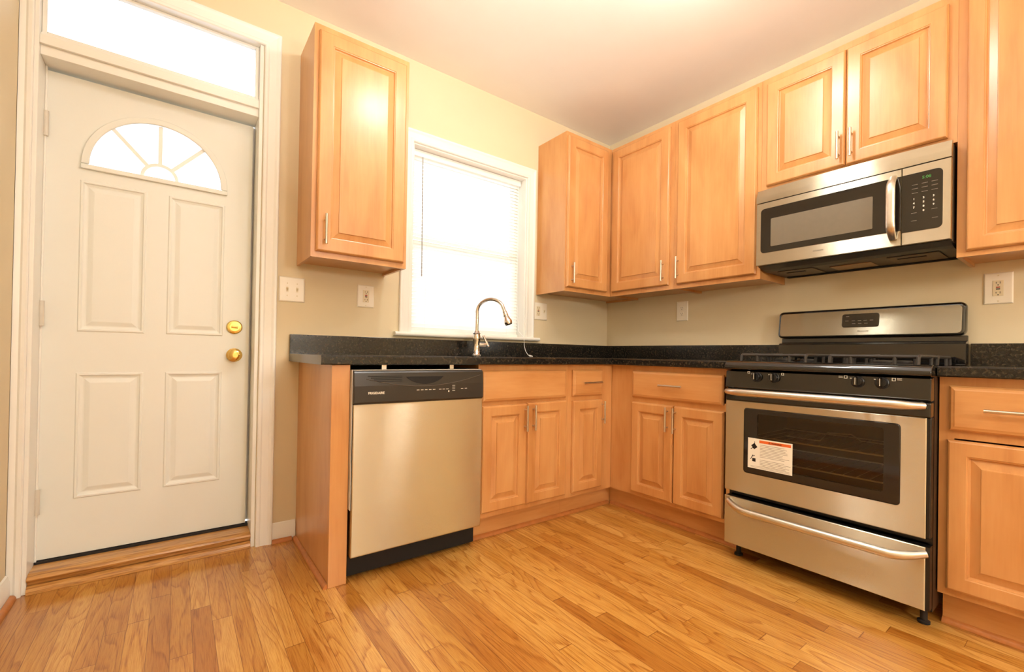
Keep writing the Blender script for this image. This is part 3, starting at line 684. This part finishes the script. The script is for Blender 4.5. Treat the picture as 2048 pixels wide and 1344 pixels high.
# oven door: steel frame with a rounded window opening, black band, glass, handle
od = MB(); vf0, vf1 = .657, .700; w0, w1, y0_, y1_ = 1.4910, 2.0615, .420, .7140
def rloop(u0, u1, z0, z1, r, v, n=5):
    l = []
    for cx, cz, tt in ((u1-r, z0+r, -90), (u1-r, z1-r, 0), (u0+r, z1-r, 90), (u0+r, z0+r, 180)):
        for k in range(n+1):
            a = math.radians(tt+90*k/n); l.append(FB(cx+r*math.cos(a), v, cz+r*math.sin(a)))
    return l
def frame_loft(mb, o, i, v0, v1, ro, ri):
    mb.loft([rloop(*i, ri, v0), rloop(*o, ro, v0), rloop(*o, ro, v1-.003), rloop(o[0]+.003, o[1]-.003, o[2]+.003, o[3]-.003, ro, v1), rloop(*i, ri, v1), rloop(*i, ri, v0)], cap=False)
frame_loft(od, (RG0+.001, RG1-.012, .3240, .7430), (w0, w1, y0_, y1_), .6905, vf1, .002, .014)
odo = od.build('oven_door', M['steel'], rg)
dc = MB(); frame_loft(dc, (RG0+.002, RG1-.001, .3240, .7430), (w0, w1, y0_, y1_), vf0, .690, .002, .014); dc.build('door_core', M['blk'], odo)
ub = box(FB, RG0+.001, RG1-.001, vf0, .7005, .7435, .7950).build('door_top_band', M['blkg'], odo, bevel=.004)
gb = MB(); frame_loft(gb, (w0+.0005, w1-.0005, y0_+.0005, y1_-.0005), (1.552, 2.012, .458, .692), .690, .7015, .013, .010); gb.build('window_border', M['blkglass'], odo)
MB().rr(FB, 1.5525, 2.0115, .4585, .6915, .0095, [(0, .693), (0, .6985)]).build('oven_window', M['ovenglass'], odo)
def bow_handle(F, u0, u1, z, vbase, out, r, parent, sag=0, sq=1.0):
    pts = []; n_ = 22
    for k in range(n_+1):
        s_ = k/n_; e = min(1, min(s_, 1-s_)*12); q = math.sin(e*math.pi/2)
        pts.append(F(u0+(u1-u0)*s_, vbase+(out)*(.25+.75*q), z-sag*(1-q)*-1))
    rs = [r*(.72+.28*min(1, min(k, n_-k)/2)) for k in range(n_+1)]
    m_ = MB(); m_.tube(pts, rs, 14, sq)
    for u, s_ in ((u0, 1), (u1, -1)): m_.tube([F(u+s_*.008, vbase, z+sag), F(u+s_*.010, vbase+out*.4, z+sag)], r*.8, 10)
    return m_.build('handle', M['steel_s'], parent, smooth=True)
bow_handle(FB, 1.413, 2.128, .785, .7015, .040, .0165, odo)
# warning sticker
wl = MB().box(FB, 1.5125, 1.7010, .7018, .7022, .4480, .5820)
wl = wl.build('warning_label', M['paper'], odo)
st_ = MB().box(FB, 1.563, 1.695, .7023, .7025, .5640, .5760).build('orange_band', M['orange'], wl)
text('lettering', '\u26a0 WARNING', FB, 1.629, .7026, .5665, .0062, M['slot'], wl, align='CENTER', bold=.0002, ext=.0001)
ln_ = MB(); random.seed(3)
for k in range(15):
    z = .5555-k*.0066
    if k in (9,): continue
    ln_.box(FB, 1.566, 1.566+random.uniform(.095, .128), .7023, .7025, z-.0007, z+.0007)
for z in (.4585, .4535): ln_.box(FB, 1.525, 1.690, .7023, .7025, z-.0005, z+.0005)
ln_.build('fine_print', M['greyprint'], wl)
def rotrect(cx, cz, w_, h_, a):
    a = math.radians(a); c_, s_ = math.cos(a), math.sin(a)
    pg.ev(FB, .7023, .7026, [(cx+x*c_-y*s_, cz+x*s_+y*c_) for x, y in ((-w_, -h_), (w_, -h_), (w_, h_), (-w_, h_))])
pg = MB(); rotrect(1.541, .5465, .0095, .0105, 40); rotrect(1.532, .537, .0075, .0014, 30); rotrect(1.543, .560, .0010, .008, 5); pg.build('pictogram', M['slot'], wl)
pg = MB(); rotrect(1.540, .4855, .0075, .0075, 0); rotrect(1.5305, .497, .0014, .012, -28); rotrect(1.538, .503, .0065, .0013, 25); pg.build('pictogram', M['slot'], wl)
# storage drawer
dd = MB().rings(FB, RG0+.001, RG1-.012, .0760, .2960, [(0, .6905), (0, .697), (.003, .700)]).build('storage_drawer', M['steel'], rg)
box(FB, RG0+.002, RG1-.001, .657, .690, .0765, .2950).build('drawer_core', M['blk'], dd)
hp = MB(); pts = []; rs = []
for k in range(25):
    s_ = k/24; q = min(1, min(s_, 1-s_)*7); q = math.sin(q*math.pi/2)
    pts.append(FB(1.424+(2.136-1.424)*s_, .703+.040*q, .276-.022*q)); rs.append(.0160*(.8+.2*q))
hp.tube(pts, rs, 14); hp.build('handle', M['steel_s'], dd, smooth=True)
# control panel and knobs
pan = MB().eu(FB, RG0+.001, RG1-.001, [(.653, .8010), (.699, .8010), (.704, .806), (.698, .880), (.653, .8840)]).build('control_panel', M['blkg'], rg, bevel=.002)
for u in (1.5480, 1.6230, 1.9290, 2.0050):
    z = .8600; k_ = MB().lathe(FB(u, .7005, z-.003), (-1, 0, 0.08), [(0, 0), (.022, 0), (.022, .004), (.0195, .006), (.0185, .016), (.016, .019), (0, .019)], 24)
    kk = k_.build('knob', M['blk'], rg, smooth=True)
    MB().eu(FB, u-.0055, u+.0055, [(.7190, z-.018), (.7330, z-.015), (.7340, z+.012), (.7190, z+.018)]).build('grip', M['blkg'], kk, bevel=.002)
    box(FB, u+.0002, u+.0016, .7345, .7352, z-.013, z+.014).build('pointer', M['mark'], kk)
def sq(u, z, s_=.010):
    MB().loft([[FB(u+i, v, z+i), FB(u+s_-i, v, z+i), FB(u+s_-i, v, z+s_-i), FB(u+i, v, z+s_-i)] for i, v in ((0, .7000), (0, .7022), (.0016, .7022), (.0016, .7000))], cap=False).build('burner_symbol', M['mark'], pan)
sq(1.506, .871); sq(1.652, .869); sq(1.884, .868, .011); sq(2.034, .866, .011)
for u in (1.866, 2.049): marks('flame_mark', FB, M['mark'], pan, [(u, u+.014, .7000, .7022, .870+k*.005, .8715+k*.005) for k in (0, 1)])
marks('dial_mark', FB, M['mark'], pan, [(u, u+.007, .7000, .7022, .868, .871) for u in (1.523, 1.598, 1.904, 1.980)])
vg = box(FB, RG0+.002, RG1-.002, .6535, .685, .7965, .8005).build('vent_gap', M['dkgap'], rg)
# cooktop
ck = MB().eu(FB, RG0-.001, RG1+.001, [(.0225, .8850), (.700, .8850), (.712, .890), (.714, .900), (.706, .916), (.690, .926), (.670, .927), (.655, .920), (.10, .920), (.09, .926), (.0225, .926)])
ckt = ck.build('cooktop', M['blkg'], rg, bevel=.002, smooth=True)
for u in (1.585, 1.962):
    for v in (.24, .52):
        bn = MB().lathe(FB(u, v, .9205), (0, 0, 1), [(0, 0), (.055, 0), (.050, .006), (.035, .008), (.035, .012), (0, .012)], 24).build('burner', M['rubber'], rg, smooth=True)
        MB().lathe(FB(u, v, .9330), (0, 0, 1), [(0, 0), (.036, 0), (.036, .006), (.030, .008), (0, .009)], 24).build('burner_cap', M['iron'], bn, smooth=True)
for (u0, u1) in ((1.452, 1.728), (1.818, 2.098)):
    g_ = MB(); zt = .9575; uc = (u0+u1)/2
    def bar(p, q, r=.006): g_.tube([p, q], r, 8)
    for v0, v1 in ((.13, .365), (.375, .655)):
        for u in (u0, u1):
            g_.tube([FB(u, v0, .9250), FB(u, v0+.004, zt-.006), FB(u, v0+.016, zt), FB(u, v1-.016, zt), FB(u, v1-.004, zt-.006), FB(u, v1, .9250)], .0065, 8)
        for v in (v0+.012, v1-.012):
            g_.tube([FB(u0, v, zt-.002), FB(u1, v, zt-.002)], .0065, 8)
        vc = (v0+v1)/2
        for du, dv in ((-1, 0), (1, 0)): g_.tube([FB(uc+du*(u1-u0)/2, vc, zt), FB(uc+du*.035, vc, zt+.002)], .005, 8)
        for s_ in (-1, 1): g_.tube([FB(uc, vc+s_*(v1-v0)/2-s_*.012, zt), FB(uc, vc+s_*.035, zt+.002)], .005, 8)
        for s_ in (-.5, .5):
            g_.tube([FB(uc+s_*(u1-u0), v0+.3*(v1-v0), .9230), FB(uc+s_*(u1-u0), v0+.3*(v1-v0), zt)], .006, 8)
            g_.tube([FB(u0+(.25 if s_ < 0 else .75)*(u1-u0), v1-.012, .9235), FB(u0+(.25 if s_ < 0 else .75)*(u1-u0), v1-.012, zt-.002)], .0065, 8)
    g_.build('burner_grate', M['iron'], rg, smooth=True)
# backguard
MB().eu(FB, 1.3755, 2.1425, [(.0225, .9265), (.098, .9265), (.092, .935), (.090, 1.018), (.080, 1.026), (.050, 1.030), (.046, 1.055), (.0225, 1.055)]).build('backguard', M['blkg'], rg, bevel=.002)
FT = lambda u, v, z: FB(u, v-(z-1.056)*.14*(v/.07), z)      # the console face leans back
cg = MB().rr(FT, 1.3590, 2.1375, 1.0560, 1.2030, .022, [(0, .0225), (0, .060), (.004, .068), (.009, .070)]).build('console', M['blkg'], rg, smooth=True)
cs = MB().rr(FT, 1.3720, 2.1245, 1.0660, 1.1900, .016, [(0, .0695), (0, .0708), (.001, .0712)]).build('console_plate', M['steel'], cg)
ds = MB().rr(FT, 1.6730, 1.8290, 1.1060, 1.1730, .012, [(0, .0713), (0, .0745), (.002, .0755)]).build('display', M['blkglass'], cg)
marks('button_mark', FT, M['greyprint'], ds, [(u, u+.014, .0756, .0759, z, z+.0022) for u, z in ((1.690, 1.160), (1.688, 1.137), (1.716, 1.137), (1.742, 1.137), (1.766, 1.137), (1.792, 1.137), (1.718, 1.122), (1.744, 1.122), (1.770, 1.122))])
text('lettering', 'FRIGIDAIRE', FT, 1.765, .0713, 1.0820, .0065, M['greyprint'], cg, align='CENTER')

# ------------------------------------------------------------------ microwave
mw = thing('microwave', base_of(FB, 1.3745, 2.1345, .366, 1.40), 'over-the-range stainless microwave mounted above the gas range', 'microwave')
U0, U1, MZ0, MZ1 = 1.3745, 2.1345, 1.4225, 1.8185
box(FB, U0+.004, U1-.004, .0015, .338, 1.4225, 1.8170).build('body', plain('microwave_case', (96, 80, 62), .4), mw)
vp = MB(); lo = []
for k in range(21):
    s_ = k/20; u = U0+(U1-U0)*s_; q = 1-(2*s_-1)**4; q2 = 1-(2*s_-1)**2
    lo.append([FB(u, .3385, 1.7480), FB(u, .366, 1.7480), FB(u, .368+.004*q, 1.775), FB(u, .352+.016*q2, MZ1-.003), FB(u, .345+.016*q2, MZ1), FB(u, .3385, MZ1)])
vp.loft(lo); vp.build('vent_panel', M['steel'], mw, smooth=True)
us = 1.9800
md = MB().rings(FB, U0, us-.0008, MZ0, 1.7445, [(0, .3390), (0, .3640), (.002, .3665)]).build('door', M['steel'], mw)
wn_ = MB()
def partrr(m, u0, u1, z0, z1, r, prof, left):
    loops = []
    for i, v in prof:
        l = []; q = max(r-i, .0005)
        if left:
            l += [FB(u1, v, z0+i), FB(u1, v, z1-i)]
            for cz, tt in ((z1-i-q, 90), (z0+i+q, 180)):
                for k in range(7): a = math.radians(tt+15*k); l.append(FB(u0+i+q+q*math.cos(a), v, cz+q*math.sin(a)))
        else:
            l += [FB(u0, v, z1-i), FB(u0, v, z0+i)]
            for cz, tt in ((z0+i+q, -90), (z1-i-q, 0)):
                for k in range(7): a = math.radians(tt+15*k); l.append(FB(u1-i-q+q*math.cos(a), v, cz+q*math.sin(a)))
        loops.append(l)
    m.loft(loops)
partrr(wn_, 1.3985, us-.0012, 1.4850, 1.7130, .018, [(0, .3655), (0, .3675), (.001, .3680)], True)
wo = wn_.build('window', M['blkglass'], md)
MB().rr(FB, 1.4490, 1.8800, 1.5140, 1.6560, .004, [(0, .3681), (0, .3684)]).build('mesh_screen', M['screen'], wo)
text('lettering', 'FRIGIDAIRE', FB, 1.6450, .3665, 1.4530, .0062, M['greyprint'], md)
cpn = MB().rings(FB, us+.0008, U1, MZ0, 1.7445, [(0, .3390), (0, .3640), (.002, .3665)]).build('control_panel', M['steel'], mw)
kp = MB(); partrr(kp, us+.0012, 2.1100, 1.4740, 1.7130, .018, [(0, .3655), (0, .3675), (.001, .3680)], False); kpo = kp.build('keypad', M['blkglass'], cpn)
text('clock_digits', '5:08', FB, 2.046, .3682, 1.6830, .012, M['green'], kpo, bold=.0003)
kb_ = [(u, u+.019, .3680, .3684, z, z+.0018) for z in (1.664, 1.648, 1.630) for u in (2.014, 2.045, 2.076)]
kb_ += [(2.012, 2.030, .3680, .3684, 1.548, 1.5498), (2.076, 2.094, .3680, .3684, 1.552, 1.5538)] + [(u, u+.018, .3680, .3684, 1.516, 1.5178) for u in (2.012, 2.078)]
marks('button_mark', FB, M['greyprint'], kpo, kb_)
for i, ch in enumerate('1234567890'):
    r_i, c_i = (i//3, i % 3) if i < 9 else (3, 1)
    text('key_number', ch, FB, 2.018+c_i*.031, .3682, 1.6030-r_i*.0175, .0075, M['mark'], kpo, bold=.0003)
hm = MB(); pts = []; rs = []
for k in range(17):
    s_ = k/16; q = math.sin(min(1, min(s_, 1-s_)*4.5)*math.pi/2)
    pts.append(FB(1.9520, .369+.040*q, 1.4530+(1.7180-1.4530)*s_)); rs.append(.0165*(.8+.2*q))
hm.tube(pts, rs, 16, .55, up=(0, 1, 0)); hm.build('handle', M['steel_s'], md, smooth=True)
# underside: bezel, grease filters, lamp lens
un = MB().eu(FB, U0+.004, U1-.004, [(.0015, 1.4215), (.352, 1.4215), (.300, 1.4080), (.265, 1.4020), (.0015, 1.4020)]).build('bottom_pan', M['blk'], mw)
for (u0, u1) in ((1.43, 1.60), (1.90, 2.08)):
    fl = box(FB, u0, u1, .07, .245, 1.3975, 1.4017).build('grease_filter', M['grille'], mw, bevel=.002)
    box(FB, u0+.03, u1-.05, .19, .205, 1.3955, 1.3972).build('filter_slot', M['dkgap'], fl)
box(FB, 1.66, 1.83, .08, .20, 1.3985, 1.4017).build('lamp_lens', M['lens'], mw, bevel=.002)
box(FB, U0+.02, U1-.02, .012, .040, 1.3965, 1.4017).build('rear_vent', M['dkgap'], mw)

# ------------------------------------------------------------------ switches and sockets
def plate(F, u0, u1, z0, z1, name, label, cat, group=None):
    t = thing(name, F((u0+u1)/2, 0, z0), label, cat, group)
    MB().rings(F, u0, u1, z0, z1, [(0, .0006), (0, .003), (.004, .0068), (.007, .0072)]).build('cover_plate', M['plate'], t)
    return t
def screws(F, us_, zs_, t):
    for u in us_:
        for z in zs_: MB().lathe(F(u, .0072, z), tuple(a-b for a, b in zip(F(0, 1, 0), F(0, 0, 0))), [(0, 0), (.003, 0), (.002, .001), (0, .001)], 10).build('screw', M['ivory'], t)
def toggle(F, u, z, t):
    box(F, u-.005, u+.005, .0072, .0078, z-.012, z+.012).build('switch_slot', M['ivory'], t)
    MB().eu(F, u-.0035, u+.0035, [(.0078, z-.006), (.0175, z+.004), (.0175, z+.009), (.0078, z+.006)]).build('toggle', M['ivory'], t, bevel=.001)
def gfci(F, u, z, t):
    b = MB().rings(F, u-.0165, u+.0165, z-.033, z+.033, [(0, .0072), (0, .0085), (.001, .009)]).build('receptacle', M['ivory'], t)
    s_ = MB()
    for q in (-1, 1):
        zz = z+q*.021
        for du, h in ((-.006, .0035), (.006, .0045)): s_.box(F, u+du-.0009, u+du+.0009, .0088, .0093, zz+.002-h, zz+.002+h)
        s_.box(F, u-.002, u+.002, .0088, .0093, zz-.0095, zz-.0055)
    s_.build('socket_slots', M['slot'], b)
    box(F, u-.006, u+.006, .0088, .0105, z+.0015, z+.006).build('reset_button', M['red'], b)
    box(F, u-.006, u+.006, .0088, .0105, z-.006, z-.0015).build('test_button', M['slot'], b)
def duplex(F, u, z, t):
    for q in (-1, 1):
        zz = z+q*.0195
        b = MB().rr(F, u-.017, u+.017, zz-.014, zz+.014, .012, [(0, .0070), (0, .0085), (.001, .009)]).build('receptacle', M['plate'], t)
        s_ = MB()
        for du in (-.006, .006): s_.box(F, u+du-.0011, u+du+.0011, .0088, .0093, zz-.001, zz+.007)
        s_.box(F, u-.0022, u+.0022, .0088, .0093, zz-.0095, zz-.005); s_.build('socket_slots', M['slot'], b)
t = plate(FA, -2.356, -2.240, 1.182, 1.305, 'light_switch', 'white double light switch plate on the wall beside the entry door casing', 'light switch')
toggle(FA, -2.319, 1.243, t); toggle(FA, -2.275, 1.243, t); screws(FA, (-2.319, -2.275), (1.213, 1.273), t)
t = plate(FA, -1.980, -1.890, 1.183, 1.304, 'wall_outlet', 'ivory outlet with test buttons left of the window, under the single wall cabinet', 'outlet', 'wall outlets above the counters')
gfci(FA, -1.935, 1.2435, t); screws(FA, (-1.935,), (1.194, 1.293), t)
t = plate(FA, -.754, -.640, 1.190, 1.312, 'wall_outlet', 'combined outlet and switch plate tucked right of the window casing', 'outlet', 'wall outlets above the counters')
gfci(FA, -.724, 1.251, t); toggle(FA, -.670, 1.251, t)
t = plate(FB, .654, .742, 1.191, 1.325, 'wall_outlet', 'plain white duplex outlet on the range wall left of the range', 'outlet', 'wall outlets above the counters')
duplex(FB, .698, 1.258, t); screws(FB, (.698,), (1.258,), t)
t = plate(FB, 2.184, 2.273, 1.189, 1.322, 'wall_outlet', 'ivory outlet with test buttons on the wall right of the range', 'outlet', 'wall outlets above the counters')
gfci(FB, 2.2285, 1.2555, t); screws(FB, (2.2285,), (1.201, 1.310), t)

# ------------------------------------------------------------------ ceiling lamps above the frame, and added fill lamps behind the camera
for (lx, ly), gm, lab in ((LAMP, 'opal', 'round opal ceiling lamp in front of the gas range, just over the frame'),
                          (LAMP3, 'opal3', 'round opal ceiling lamp nearest the window wall, just over the frame'),
                          (FILL_LAMP, 'opal_fill', 'unseen round opal ceiling lamp added behind the camera as front fill')):
    t = thing('ceiling_lamp', (lx, ly, ZC), lab, 'ceiling lamp', 'round ceiling lamps')
    MB().lathe((lx, ly, ZC-.0005), (0, 0, -1), [(0, 0), (.150, 0), (.150, .016), (.125, .024), (0, .024)], 28).build('canopy', M['nickel'], t, smooth=True)
    MB().lathe((lx, ly, ZC-.0250), (0, 0, -1), [(0, 0), (.118, 0), (.122, .02), (.108, .050), (.070, .072), (.025, .082), (0, .083)], 28).build('glass_bowl', M[gm], t, smooth=True)
px, py, pz = -1.55, -4.35, 1.62
t = thing('added_fill_pendant', (px, py, ZC), 'unseen glowing globe on a cord, added behind the camera as frontal fill', 'fill lamp')  # added unseen source, throws low frontal fill under the wall cabinets
MB().lathe((px, py, ZC-.0005), (0, 0, -1), [(0, 0), (.06, 0), (.055, .02), (.01, .03), (0, .03)], 24).build('canopy', M['nickel'], t, smooth=True)
MB().tube([(px, py, ZC-.03), (px, py, pz+.175)], .004, 8).build('cord', M['blk'], t)
MB().lathe((px, py, pz+.185), (0, 0, -1), [(0, 0), (.045, 0), (.045, .04), (0, .04)], 20).build('lamp_holder', M['nickel'], t, smooth=True)
MB().lathe((px, py, pz+.150), (0, 0, -1), [(.15*math.sin(math.radians(a)), .15-.15*math.cos(math.radians(a))) for a in range(8, 181, 12)], 28).build('fill_globe', M['globe'], t, smooth=True)
